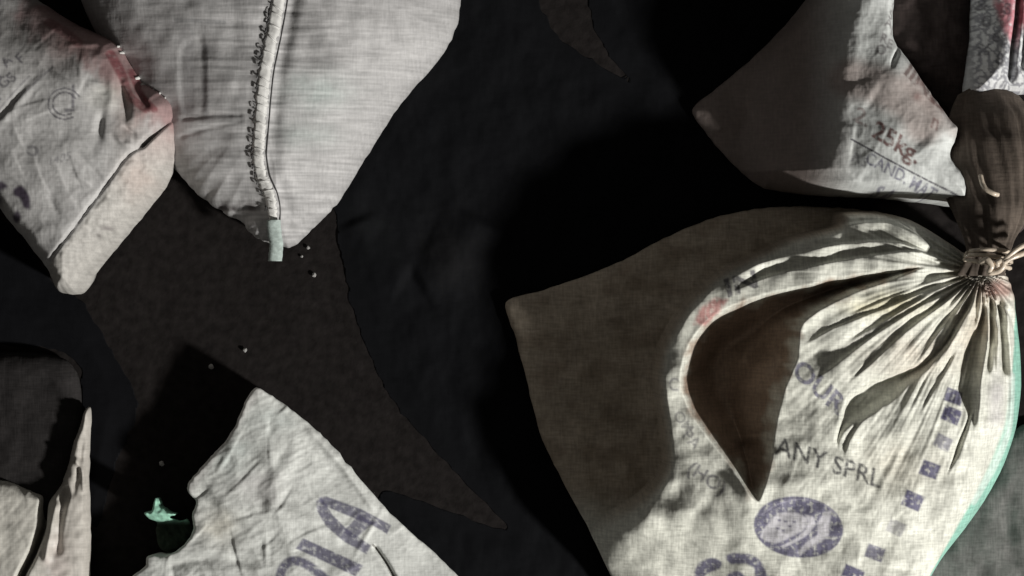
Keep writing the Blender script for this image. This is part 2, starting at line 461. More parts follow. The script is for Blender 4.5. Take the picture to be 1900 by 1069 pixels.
def tied_z(x, y, s):
    z = 0.012 + 0.022 * dome(s, 130) + 0.007 * fbm(x / 120, y / 95, 2, 3) * ss(0, 60, s)
    B = smooth_line(body_poly, 4, True)
    b = np.maximum(sdf(x, y, B)[0], 0)
    q = ss(940, 1140, y) * ss(1680, 1240, x)
    R = 17 + 95 * ss(920, 1040, y) * ss(1420, 1250, x) + 110 * ss(1700, 1850, x) * ss(540, 700, y)       # the flank towards the lamp is round
    t = np.clip(b / 400, 0, 1)
    z = z + 0.098 * (dome(b, R) * (1 - q) + q * (1 - (1 - t) ** 1.12)) + 0.050 * dome(b, 340) * (1 - q)
    ridge(z, x, y, [(1214, 930), (1240, 850), (1226, 700), (1272, 580), (1336, 516)], 30, 0.010)
    hollow(z, x, y, big_hollow, 0.055, 22)
    hollow(z, x, y, big_hollow, 0.085, 78)
    ridge(z, x, y, [(1460, 640), (1410, 690), (1385, 760), (1395, 840)], 22, 0.018)
    ridge(z, x, y, [(1600, 540), (1500, 570), (1420, 620), (1370, 690)], 16, 0.014)
    # pleats: each rises sharply on the side away from the light and falls off gently on the other
    for pts, wide, h in (([(1570, 394), (1640, 402), (1692, 430), (1728, 464)], 15, 0.009),
                         ([(1474, 448), (1545, 436), (1572, 418), (1640, 414), (1700, 440), (1735, 470)], 30, 0.009),
                         ([(1338, 526), (1400, 492), (1480, 469), (1560, 454), (1650, 450), (1730, 472)], 15, 0.010),
                         ([(1352, 545), (1420, 514), (1490, 497), (1560, 484), (1640, 471), (1700, 470), (1760, 490)], 32, 0.010),
                         ([(1478, 646), (1540, 609), (1620, 578), (1700, 545), (1770, 514)], 26, 0.0055),
                         ([(1504, 706), (1545, 674), (1600, 633), (1660, 592), (1720, 557), (1780, 524)], 24, 0.0065),
                         ([(1560, 716), (1610, 672), (1670, 618), (1730, 572), (1786, 528)], 20, 0.005),
                         ([(1560, 590), (1640, 556), (1720, 524), (1772, 508)], 14, 0.0035),
                         ([(1560, 640), (1640, 590), (1720, 545)], 12, 0.003),
                         ([(1690, 780), (1740, 700), (1785, 620), (1812, 548)], 16, 0.004),
                         ([(1800, 800), (1812, 700), (1826, 610), (1828, 550)], 8, 0.005),
                         ([(1640, 640), (1690, 600), (1740, 562), (1790, 530)], 18, 0.005),
                         ([(1700, 690), (1748, 640), (1780, 590), (1806, 542)], 16, 0.010),
                         ([(1560, 850), (1570, 812), (1600, 770), (1650, 730)], 18, 0.005)):
        ridge(z, x, y, pts, wide, h, 2.6, taper=0.18)
    ridge(z, x, y, [(1640, 830), (1680, 760), (1725, 700)], 22, 0.003, 14, taper=0.4)
    hollow(z, x, y, [(1540, 812), (1548, 772), (1566, 730), (1612, 698), (1690, 672), (1736, 634), (1770, 580), (1762, 625), (1735, 668), (1690, 706), (1648, 744), (1606, 772), (1578, 786), (1560, 800), (1548, 830)], 0.019, 20)
    ridge(z, x, y, [(1398, 940), (1390, 890), (1374, 835)], 26, 0.012, taper=0.35)
    hollow(z, x, y, [(1764, 716), (1776, 656), (1802, 600), (1826, 548), (1822, 610), (1812, 690), (1800, 760), (1776, 836), (1748, 880), (1768, 810), (1785, 770), (1772, 738)], 0.015, 13)
    ridge(z, x, y, [(1824, 560), (1820, 640), (1812, 720), (1806, 800)], 7, 0.010)
    ridge(z, x, y, [(1833, 548), (1834, 610), (1829, 695)], 5, -0.016)
    ridge(z, x, y, [(1840, 545), (1845, 620), (1847, 700)], 4.5, 0.008)
    ridge(z, x, y, [(1850, 550), (1858, 620), (1866, 700)], 5.5, -0.016)
    ridge(z, x, y, [(1858, 560), (1872, 640), (1880, 720), (1876, 820)], 6, 0.010)
    ridge(z, x, y, [(1872, 560), (1890, 620), (1898, 690)], 6, -0.01, taper=0.3)
    ridge(z, x, y, [(1845, 780), (1840, 850), (1820, 920)], 16, -0.008)
    # many narrow gathers close to the neck
    dx = x - NECK[0]; dy = y - NECK[1]; r = np.hypot(dx, dy); th = np.arctan2(dy, dx)
    f = np.exp(-(r / 95) ** 2)
    z = z + f * 0.007 * np.sin(th * 34 + 2.2 * np.sin(th * 5)) + 0.018 * np.exp(-(r / 60) ** 2)
    th2 = th + 0.0006 * r * np.sin(th * 3)
    f2 = np.exp(-(r / 330) ** 2) * ss(40, 160, r) * ss(0, 40, b)
    z = z + f2 * (0.0042 * gnoise(th2 * 15, r / 260, 31) + 0.0022 * gnoise(th2 * 36, r / 170, 32))
    # cloth: soft buckles and a fine crumple
    z = z + (1 - 0.7 * q) * ss(0, 30, b) * (0.0030 * fbm(x / 85 + 0.3 * y / 85, y / 130, 5, 2) + 0.0003 * ridged(x / 26, y / 34, 9, 2)) + 0.00012 * gnoise(x / 7, y / 7, 6)
    creases(z, x, y, (1430, 640, 1860, 1080), 40, 9, 0.0016, 118, 22)
    return z

def tied_col(x, y, s, z):
    c = flat(WHITE, x)
    c *= (1 + 0.10 * fbm(x / 60, y / 60, 41, 3))[:, None]
    L = smooth_line(body_poly, 4, True); b = sdf(x, y, L)[0]
    blend(c, np.ones(len(x), bool), (0.43, 0.355, 0.275), 0.88 * ss(20, 2, b) * ss(1010, 900, y))     # back of the sack, its brownish shade painted into the colour
    dk = fbm(x / 70, y / 55, 48, 4)
    blend(c, np.ones(len(x), bool), (0.24, 0.185, 0.135), 0.4 * ss(20, 2, b) * ss(1010, 900, y) * ss(0.05, 0.6, dk))
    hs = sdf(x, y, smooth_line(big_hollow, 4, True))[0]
    blend(c, np.ones(len(x), bool), (0.27, 0.19, 0.14), 0.92 * ss(-4, 24, hs + 16 * fbm(x / 34, y / 34, 47, 3)))                          # brown inside of the fold, with its shade painted in
    blot(c, x, y, 1640, 565, 85, 28, (0.66, 0.60, 0.36), 0.6)
    blot(c, x, y, 1700, 660, 120, 50, (0.52, 0.45, 0.37), 0.55)
    blot(c, x, y, 1800, 590, 50, 70, (0.50, 0.42, 0.33), 0.6)
    blot(c, x, y, 1660, 860, 90, 60, (0.62, 0.57, 0.47), 0.4)
    blot(c, x, y, 1850, 535, 50, 28, (0.34, 0.22, 0.19), 0.9)
    blot(c, x, y, 1790, 505, 40, 22, (0.40, 0.30, 0.22), 0.6)
    # green side band
    d, pos, _, _, _ = line_dist(x, y, smooth_line([(1893, 545), (1906, 620), (1912, 720), (1900, 800), (1874, 876), (1836, 944), (1790, 1008), (1738, 1072), (1700, 1130)], 6))
    wd = 10 + 30 * ss(0.0, 0.3, pos) - 30 * ss(0.62, 1.0, pos)
    blend(c, np.ones(len(x), bool), (0.24, 0.50, 0.41), 0.92 * (1 - ss(wd * 0.75, wd * 1.05, d)))
    d = line_dist(x, y, smooth_line([(1880, 700), (1876, 800), (1848, 870), (1810, 930)], 6))[0]
    blend(c, np.ones(len(x), bool), (0.74, 0.76, 0.73), 0.5 * (1 - ss(5, 12, d)))
    blot(c, x, y, 1845, 740, 24, 70, (0.47, 0.45, 0.46), 0.7)
    # writing
    stamp(c, x, y, 'OUR', (1462, 690), (40, 36), (26, -40), INK, 0.85, 0.03)
    stamp(c, x, y, 'ANY SPRL', (1432, 838), (44, 14.5), (8, -46), (0.055, 0.055, 0.06), 0.9, 0.015)
    stamp(c, x, y, 'IN', (1345, 552), (60, -20), (-10, -46), (0.07, 0.065, 0.08), 0.85, 0.03)
    patch(c, x, y, [(1285, 602), (1296, 572), (1325, 552), (1348, 556), (1332, 580), (1308, 604)], (0.36, 0.10, 0.10), 0.75, 5)
    for t, o, xd, yd, a in (('C', (1238, 722), (26, 4), (2, -34), 0.7), ('OM', (1246, 770), (17, 22), (20, -18), 0.6),
                            ('PA', (1262, 808), (20, 22), (22, -22), 0.65), ('(HO)', (1270, 872), (30, 20), (18, -30), 0.75)):
        stamp(c, x, y, t, o, xd, yd, (0.11, 0.105, 0.13), a, 0.02)
    # oval emblem: a dark oval with an animal's pale head, neck and horns on it
    a = math.radians(8); E = []
    for i in range(48):
        t = 2 * math.pi * i / 48; u, v = 83 * math.cos(t), 57 * math.sin(t)
        E.append((1476 + u * math.cos(a) - v * math.sin(a), 974 + u * math.sin(a) + v * math.cos(a)))
    patch(c, x, y, E, INK, 0.95, 2)
    pale = (0.56, 0.55, 0.58)
    patch(c, x, y, [(1437, 949), (1466, 945), (1492, 957), (1487, 978), (1462, 992), (1434, 1005), (1406, 992), (1420, 968)], pale, 0.9, 3, curve=2)
    patch(c, x, y, [(1487, 950), (1502, 953), (1508, 968), (1497, 985), (1478, 999), (1450, 1013), (1444, 1010), (1470, 996), (1490, 978), (1494, 962)], pale, 0.8, 2)
    patch(c, x, y, [(1512, 965), (1524, 945), (1538, 942), (1534, 962), (1532, 990), (1520, 1000), (1498, 1012), (1482, 1026), (1476, 1022), (1492, 1002), (1512, 988)], pale, 0.9, 3)
    for px, py in ((1441, 961), (1452, 963), (1468, 964), (1438, 976), (1448, 980), (1460, 972)):
        patch(c, x, y, [(px - 3, py - 2), (px + 3, py - 2), (px + 3, py + 2), (px - 3, py + 2)], INK, 0.8, 1.5)
    streak(c, x, y, [(1408, 950), (1440, 930), (1480, 922), (1520, 930), (1546, 950)], 1.6, (0.3, 0.29, 0.36), 0.6)
    # dashes up the side
    for i, (px, py, wd, ht, al) in enumerate(((1762, 734, 15, 11, .95), (1757, 768, 15, 12, 1), (1741, 818, 14, 11, .7), (1717, 868, 15, 12, .98), (1686, 925, 16, 13, 1),
                                              (1656, 975, 14, 11, .45), (1618, 1022, 15, 11, .85), (1577, 1062, 17, 12, 1), (1535, 1108, 17, 12, 1))):
        t = math.radians(20 + 3 * (i % 3)); ct, st = math.cos(t), math.sin(t)
        patch(c, x, y, [(px + 1.15 * (u * wd * ct - v * ht * st), py + 1.15 * (u * wd * st + v * ht * ct)) for u, v in ((-1, -1), (1, -1), (1, 1), (-1, 1))], INK, al, 2)
    # tops of the big letters at the lower edge of the picture
    for P in ([(1290, 1064), (1298, 1044), (1320, 1034), (1338, 1042), (1336, 1056), (1314, 1066), (1300, 1084), (1292, 1080)],
              [(1344, 1032), (1358, 1024), (1392, 1026), (1410, 1040), (1422, 1068), (1412, 1090), (1398, 1084), (1398, 1054), (1380, 1044), (1356, 1046)],
              [(1350, 1066), (1368, 1058), (1382, 1070), (1372, 1086), (1354, 1084)]):
        patch(c, x, y, P, INK, 0.92, 3, curve=3)
    return c

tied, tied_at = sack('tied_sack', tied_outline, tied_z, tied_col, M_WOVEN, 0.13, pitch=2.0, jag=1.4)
tag(tied, 'white printed sack tied at the neck with pleats fanning out and an oval emblem', 'sack')

def build_neck():
    # gathered mouth: a pleated bundle that rises out of the neck and flops over
    path = smooth_line([(1822, 512), (1832, 470), (1838, 425), (1846, 372), (1852, 310), (1856, 250), (1856, 195), (1852, 150)], 8)
    m = len(path); n = 96; V = []; col = []
    ox, oy, _ = tied.location
    for i, (px, py) in enumerate(path):
        t = i / (m - 1)
        r = np.interp(t, [0, .12, .22, .4, .6, .8, .93, 1], [46, 38, 44, 66, 88, 82, 56, 14])
        zc = np.interp(t, [0, .15, .4, .7, 1], [0.165, 0.175, 0.145, 0.10, 0.07])
        hgt = np.interp(t, [0, .15, .4, .7, 1], [0.020, 0.020, 0.036, 0.042, 0.012])
        for k in range(n):
            a = 2 * math.pi * k / n
            pl = 1 + 0.09 * math.sin(a * 13 + 1.5 * math.sin(a * 2) + 1.2 * t) * max(0, 1 - 1.9 * t) + 0.26 * float(fbm(np.array([math.cos(a) * 1.6 + t * 2]), np.array([math.sin(a) * 1.6 + 4]), 12, 3)[0])
            wx, wy = px2w(px + r * pl * math.cos(a), py + 0.25 * r * math.sin(a) * 0, 0.17)
            V.append((float(wx) - ox, float(wy) - oy, zc + hgt * pl * math.sin(a)))
            nz = float(fbm(np.array([math.cos(a) * 1.2]), np.array([t * 4]), 19, 2)[0])
            g = 0.085 * (1 + 0.3 * nz)  # dim brown: the shade over the mouth is painted into its colour
            col.append((g * 1.16, g * 0.94, g * 0.78))
    F = [[i * n + k, (i + 1) * n + k, (i + 1) * n + (k + 1) % n, i * n + (k + 1) % n] for i in range(m - 1) for k in range(n)]
    V.append(tuple(np.mean(V[-n:], 0))); col.append(col[-1])
    F3 = [[(m - 1) * n + k, m * n, (m - 1) * n + (k + 1) % n] for k in range(n)]
    me = make_mesh('gathered_mouth', V, F, F3, np.array(col), M_DARK)
    o = link(bpy.data.objects.new('gathered_mouth', me), tied)
    o['label'] = 'brown gathered mouth of the tied sack with its shade painted in'
    # twine wound round the neck, a knot and loose ends
    def loc(px, py, z):
        wx, wy = px2w(px, py, 0.17); return (float(wx) - ox, float(wy) - oy, z)
    for j in range(3):
        pts = []
        for k in range(29):
            a = 2 * math.pi * k / 28
            pts.append(loc(1829 + 42 * math.cos(a) + 2 * j, 490 - 9 * j + 8 * math.cos(a + 0.7 * j), 0.184 + 0.0255 * math.sin(a)))
        tube('twine_turn', pts, 0.0026, M_TWINE, tied, 6)
    knot = smooth_line([(1812, 488, .208), (1822, 482, .216), (1830, 494, .217), (1826, 506, .214), (1842, 504, .216), (1852, 494, .217), (1848, 484, .215), (1838, 490, .220)], 5)
    tube('twine_knot', [loc(*p) for p in knot], 0.0036, M_TWINE, tied, 7)
    for e in ([(1848, 492, .216), (1866, 480, .217), (1882, 474, .214), (1905, 466, .205)], [(1850, 488, .215), (1868, 470, .218), (1886, 458, .215), (1908, 450, .206)],
              [(1818, 326, .176), (1820, 340, .182), (1826, 352, .187), (1840, 360, .190), (1848, 362, .186)]):
        tube('twine_end', [loc(*p) for p in smooth_line(e, 5)], 0.0030, M_TWINE, tied, 6)
build_neck()

# ================================================================== 25 KG SACK (upper right)
kg_outline = [(1292, 196), (1330, 162), (1400, 104), (1470, 34), (1530, -40), (1600, -120), (1672, -110), (1668, -20), (1664, 66), (1690, 108), (1730, 168),
              (1764, 214), (1782, 236), (1777, 264), (1769, 290), (1788, 318), (1797, 346), (1790, 379), (1720, 372), (1640, 364), (1540, 360), (1430, 345), (1370, 300), (1322, 244)]
def kg_z(x, y, s):
    u = x + 0.12 * (y - 200) - 1.3 * np.maximum(0, y - 315) * ss(1640, 1560, x)
    z = 0.010 + 0.018 * dome(s, 80) + 0.145 * ss(1385, 1575, u) * dome(s, 26) + 0.02 * dome(s, 70) * ss(1560, 1660, u)
    z -= 0.045 * ss(170, -40, y) * ss(1560, 1640, x) * 0.3
    ridge(z, x, y, [(1672, 62), (1660, 92), (1648, 116), (1640, 140)], 3, -0.009, 5, taper=0.5)
    hollow(z, x, y, [(1610, 150), (1560, 130), (1580, 60), (1625, -10), (1600, -60), (1540, 0), (1500, 110), (1540, 190)], 0.012, 60)
    ridge(z, x, y, [(1600, 180), (1660, 220), (1710, 275)], 30, -0.004)
    ridge(z, x, y, [(1775, 292), (1745, 300)], 9, -0.002)
    creases(z, x, y, (1560, 20, 1790, 370), 22, 8, 0.0016, 35, 45)
    z += 0.0025 * fbm(x / 70, y / 70, 15, 2) + 0.0004 * ridged(x / 22, y / 26, 16, 2) + 0.0001 * gnoise(x / 7, y / 7, 6)
    return z
def kg_col(x, y, s, z):
    c = flat((0.58, 0.60, 0.59), x); c *= (1 + 0.08 * fbm(x / 50, y / 50, 42, 3))[:, None]
    one = np.ones(len(x), bool)
    blend(c, one, (0.185, 0.14, 0.125), 0.9 * ss(1600, 1480, x))  # shaded left flank painted darker brown
    d = line_dist(x, y, smooth_line([(1570, 150), (1620, 165), (1680, 200), (1700, 235)], 5))[0]
    blend(c, one, (0.33, 0.26, 0.24), 0.7 * (1 - ss(20, 52, d)))
    d = line_dist(x, y, np.array([(1690, 150), (1765, 232)], float))[0]
    blend(c, one, (0.42, 0.35, 0.33), 0.5 * (1 - ss(16, 40, d)))
    brown = (0.13, 0.055, 0.05)
    stamp(c, x, y, '25kg.', (1606, 256), (39, 25), (16, -42), brown, 0.9, 0.025)
    stamp(c, x, y, '2.', (1572, 226), (40, 22), (16, -36), brown, 0.6, 0.02)
    streak(c, x, y, [(1572, 262), (1640, 302), (1710, 338), (1784, 372)], 1.8, (0.08, 0.075, 0.09), 0.9)
    stamp(c, x, y, 'CAND. MAT', (1594, 304), (24, 13), (11, -28), (0.12, 0.115, 0.17), 0.85, 0.02)
    stamp(c, x, y, 'RS', (1570, 300), (26, 14), (10, -22), (0.12, 0.115, 0.14), 0.5, 0.02)
    stamp(c, x, y, 'S.A', (1620, 362), (30, 8), (6, -22), (0.12, 0.115, 0.17), 0.8, 0.03)
    stamp(c, x, y, 'IIND', (1664, 140), (36, 36), (28, -36), (0.13, 0.085, 0.08), 0.8, 0.03)
    stamp(c, x, y, 'n', (1712, 240), (30, 16), (12, -40), brown, 0.6, 0.02)
    for i, (px, py) in enumerate(((1640, 45), (1648, 30), (1630, 75), (1642, 85), (1622, 95), (1652, 60), (1655, 12))):
        stamp(c, x, y, 'ASREOIC'[i], (px - 8, py + 8), (22, 8), (8, -24), (0.13, 0.11, 0.12), 0.7, 0.03, seed=i)
    for px, py, r in ((1700, 160, 9), (1722, 190, 12), (1740, 205, 10), (1690, 185, 10), (1760, 222, 11)):
        blot(c, x, y, px, py, r, r, (0.24, 0.15, 0.14), 0.7)
    return c
kg, kg_at = sack('sack', kg_outline, kg_z, kg_col, M_FINE, 0.12, pitch=2.0, jag=1.2)
tag(kg, 'pale soiled sack printed 25kg in brown behind the tied sack', 'sack')

# ================================================================== RED AND WHITE SACK (top right corner)
rw_outline = [(1818, -140), (1813, -20), (1810, 70), (1800, 140), (1797, 170), (1818, 184), (1860, 176), (1910, 170), (1990, 160), (2010, 0), (1980, -150)]
def rw_z(x, y, s):
    z = 0.03 + 0.095 * dome(s, 60)
    ridge(z, x, y, [(1890, -40), (1884, 40), (1876, 100), (1874, 160)], 6, -0.03)
    ridge(z, x, y, [(1905, -40), (1902, 60), (1893, 140)], 10, -0.015)
    return z + 0.002 * fbm(x / 40, y / 50, 25, 2) + 0.0005 * ridged(x / 16, y / 18, 26, 2)
def rw_col(x, y, s, z):
    c = flat((0.66, 0.67, 0.68), x)
    one = np.ones(len(x), bool)
    n = ridged(x / 13, y / 13, 51, 2)
    blend(c, one, (0.17, 0.17, 0.2), 0.75 * ss(0.35, 0.9, n) * ss(1800, 1815, x))
    P = [(1838, -60), (1884, -60), (1882, 60), (1872, 84), (1858, 60), (1842, 10)]
    patch(c, x, y, P, (0.60, 0.22, 0.26), 0.85, 6)
    blend(c, one, (0.20, 0.03, 0.04), 0.85 * ss(1882, 1892, x) * ss(70, 40, y))
    for i, (px, py) in enumerate(((1830, 40), (1822, 8), (1845, 70), (1822, 92), (1850, 112), (1864, 20), (1862, 92))):
        stamp(c, x, y, '0&6%830'[i], (px - 8, py + 8), (30, 6), (4, -30), (0.07, 0.065, 0.08), 0.75, 0.02, seed=i)
    return c
rw, rw_at = sack('sack', rw_outline, rw_z, rw_col, M_FINE, 0.1, pitch=2.0)
tag(rw, 'white sack with pink and black print in the top right corner', 'sack')

# ================================================================== DARK MAROON SACK between them
dm_outline = [(1640, -120), (1650, 60), (1700, 140), (1760, 230), (1775, 330), (1800, 430), (1900, 430), (1960, 300), (1900, 190), (1815, 180), (1812, 60), (1816, -120)]
def dm_z(x, y, s):
    return 0.012 + 0.035 * dome(s, 70) + 0.004 * fbm(x / 50, y / 50, 33, 3)
def dm_col(x, y, s, z):
    c = flat((0.052, 0.040, 0.038), x); return c * (1 + 0.3 * fbm(x / 40, y / 40, 34, 3))[:, None]
dm, _ = sack('sack', dm_outline, dm_z, dm_col, M_DARK, 0.04, pitch=4)
tag(dm, 'dark brown sack between the 25kg sack and the pink printed sack', 'sack')

# ================================================================== GREY SACK with a seam (top)
gr_outline = [(130, -30), (170, -160), (400, -250), (700, -230), (850, -110), (852, 0), (842, 48), (816, 98), (772, 148), (738, 188), (700, 246), (660, 310), (622, 372),
              (592, 404), (562, 434), (536, 456), (516, 458), (494, 450), (474, 444), (452, 428), (436, 408), (410, 396), (396, 386), (368, 368), (326, 326), (268, 250), (200, 120)]
seam_line = [(527, -60), (520, 0), (508, 70), (496, 130), (489, 190), (484, 250), (481, 290), (487, 330), (500, 362), (505, 392), (505, 430), (506, 452)]
def gr_z(x, y, s):
    z = 0.03 + 0.105 * dome(s, 250) + 0.02 * dome(s, 40)
    ridge(z, x, y, [(px + 26, py) for px, py in seam_line], 14, -0.005, taper=0)
    ridge(z, x, y, [(px - 20, py) for px, py in seam_line], 10, -0.0012, taper=0)
    # fine wrinkles run across the weave, pinched at the seam
    pull = np.exp(-np.abs(x - 500) / 190)
    z += pull * (0.0006 * gnoise(x / 95, y / 8, 61) + 0.0011 * gnoise(x / 150 + 0.2, y / 17, 62)) + 0.0014 * gnoise(x / 190, y / 42, 63)
    ridge(z, x, y, [(330, 222), (400, 214), (460, 216)], 5, -0.0022)
    ridge(z, x, y, [(322, 258), (380, 240), (460, 226)], 5, -0.0016)
    ridge(z, x, y, [(395, 383), (440, 388), (492, 384)], 5, -0.005)
    hollow(z, x, y, [(332, 90), (385, 70), (388, 210), (335, 212)], 0.002, 14)
    z += ss(0, 50, s) * 0.004 * fbm(x / 110, y / 110, 64, 3) + 0.0012 * ridged(x / 22, y / 20, 66, 2) * ss(70, 10, s) * ss(330, 400, y) + 0.00008 * gnoise(x / 6, y / 6, 65)
    return z
def gr_col(x, y, s, z):
    c = flat((0.405, 0.40, 0.402), x)
    one = np.ones(len(x), bool)
    st = gnoise(x / 80, y / 5.0, 71) * 0.36 + gnoise(x / 60, y / 13, 72) * 0.10
    c *= (1 + st * np.exp(-np.abs(x - 520) / 260))[:, None]
    blot(c, x, y, 590, 170, 70, 40, (0.46, 0.53, 0.51), 0.55)
    blot(c, x, y, 570, 250, 60, 30, (0.44, 0.50, 0.48), 0.4)
    dark = (0.20, 0.20, 0.205)
    streak(c, x, y, [(330, 40), (420, 46)], 4, dark, 0.6); streak(c, x, y, [(384, 90), (384, 212)], 6, dark, 0.55)
    streak(c, x, y, [(350, 60), (350, 205)], 14, (0.27, 0.265, 0.27), 0.6)
    for px, py, r in ((408, 384, 8), (432, 386, 6), (462, 386, 10), (438, 414, 5)):
        blot(c, x, y, px, py, r * 2, r, (0.07, 0.06, 0.06), 0.9)
    return c
gr, gr_at = sack('sack', gr_outline, gr_z, gr_col, M_FINE, 0.12, pitch=2.0, jag=2.0)
tag(gr, 'plump grey woven sack with a stitched white seam down its middle', 'sack')

def build_seam():
    L = smooth_line(seam_line, 14); m = len(L)
    T = np.gradient(L, axis=0); T /= np.hypot(T[:, 0], T[:, 1])[:, None]; Nn = np.stack([T[:, 1], -T[:, 0]], 1)   # to the right... across
    prof = [(-13, 0.0), (-12, .0008), (-7, .0016), (-2, .0010), (4, .0020), (12, .0010), (13, 0.0)]
    V = []
    wob = 2.0 * gnoise(np.arange(m) / 4.0, np.zeros(m), 81)
    sc_ = np.interp(np.arange(m) / (m - 1), [0, .75, .86, 1], [1.05, .95, .7, .6])
    for j, (off, up) in enumerate(prof):
        o2 = off * 0.86 * sc_ + wob + (3.4 if abs(off) > 11 else 1.5) * gnoise(np.arange(m) / 1.9, np.full(m, j * .7), 82)
        V.append(gr_at(L[:, 0] + Nn[:, 0] * o2, L[:, 1] + Nn[:, 1] * o2, up * 1.0 + 0.0009 * gnoise(np.arange(m) / 2.0, np.full(m, j * 1.0), 83)))
    V = np.concatenate(V); n = len(prof)
    V[:m, 2] -= 0.003; V[-m:, 2] -= 0.003
    F = [[j * m + i, (j + 1) * m + i, (j + 1) * m + i + 1, j * m + i + 1] for j in range(n - 1) for i in range(m - 1)]
    me = make_mesh('seam_hem', V, F, np.zeros((0, 3)), None, M_HEM)
    hem = link(bpy.data.objects.new('seam_hem', me), gr); hem['label'] = 'white folded hem along the seam'
    seg = np.concatenate([[0], np.cumsum(np.hypot(*(L[1:] - L[:-1]).T))])
    rnd = random.Random(4); d = 66
    while d < seg[-1] - 66:
        px = np.interp(d, seg, L[:, 0]); py = np.interp(d, seg, L[:, 1]); i = int(np.clip(np.searchsorted(seg, d), 1, m - 2))
        nx, ny = Nn[i]; sgn = -1 if nx > 0 else 1
        a = np.array([(0, -4), (-2, 0), (1, 4)]) + rnd.uniform(-1.5, 1.5)
        q = [(px + sgn * nx * (13 + u) + T[i, 0] * v, py + sgn * ny * (13 + u) + T[i, 1] * v) for u, v in a]
        pts = gr_at([p[0] for p in q], [p[1] for p in q], 0.002); pts[1, 2] += 0.0015
        tube('stitch', pts, rnd.uniform(0.0006, 0.0012), M_THREAD, hem, 5)
        d += rnd.choice((11, 13, 16, 20, 34))
    d = 58
    while d < seg[-1] - 40:                     # pale overcast stitches across the hem
        i = int(np.clip(np.searchsorted(seg, d), 1, m - 2)); hw = 11 * sc_[i]; k_ = rnd.uniform(3, 7)
        q = [(L[i, 0] + Nn[i, 0] * hw * u + T[i, 0] * k_ * u, L[i, 1] + Nn[i, 1] * hw * u + T[i, 1] * k_ * u) for u in (-1.05, 0, 1.05)]
        pts = gr_at([p[0] for p in q], [p[1] for p in q], 0.0012); pts[1, 2] += 0.0012
        tube('stitch', pts, rnd.uniform(0.0007, 0.0014), M_HEM, hem, 5)
        d += rnd.uniform(13, 26)
    # the other stitch line, a cord in the shade along the hem's right edge
    Lr = L[: int(m * 0.97)]; Nr = Nn[: len(Lr)]; sg = np.where(Nr[:, 0] > 0, 1, -1)
    o2 = 17 * np.interp(np.arange(len(Lr)) / len(Lr), [0, .8, 1], [1.0, .9, .6])
    tube('seam_thread', gr_at(Lr[:, 0] + sg * Nr[:, 0] * o2, Lr[:, 1] + sg * Nr[:, 1] * o2, 0.0004), 0.0008, M_THREAD, hem, 5)
    # strip of green tape hanging out of the end of the seam
    tp = [(507, 408), (507, 430), (508, 452), (506, 468), (504, 484)]
    Lt = smooth_line(tp, 5); V = []
    zt = gr_at(Lt[:, 0], np.minimum(Lt[:, 1], 448), 0.006)[:, 2]
    zt = zt - 0.00065 * np.maximum(0, Lt[:, 1] - 450) * 0.7
    for up in (0, 0.002):
        for off in (-13, -4, 5, 13):
            wx, wy = px2w(Lt[:, 0] + off + 1.5 * gnoise(Lt[:, 1] / 9, Lt[:, 1] * 0 + off, 84), Lt[:, 1], 0.12)
            V.append(np.stack([wx - gr.location.x, wy - gr.location.y, zt + up + (0.002 if abs(off) < 6 else 0)], 1))
    m = len(Lt); V = np.concatenate(V); F = []
    ring = [0, 1, 2, 3, 7, 6, 5, 4]
    for a, b in zip(ring, ring[1:] + ring[:1]):
        F += [[a * m + i, a * m + i + 1, b * m + i + 1, b * m + i] for i in range(m - 1)]
    for i in (0, m - 1):
        F += [[0 * m + i, 1 * m + i, 5 * m + i, 4 * m + i], [1 * m + i, 2 * m + i, 6 * m + i, 5 * m + i], [2 * m + i, 3 * m + i, 7 * m + i, 6 * m + i]]
    me = make_mesh('seam_tape', V, F, np.zeros((0, 3)), None, M_TAPE)
    t = link(bpy.data.objects.new('seam_tape', me), gr); t['label'] = 'pale green tape hanging from the end of the seam'
build_seam()

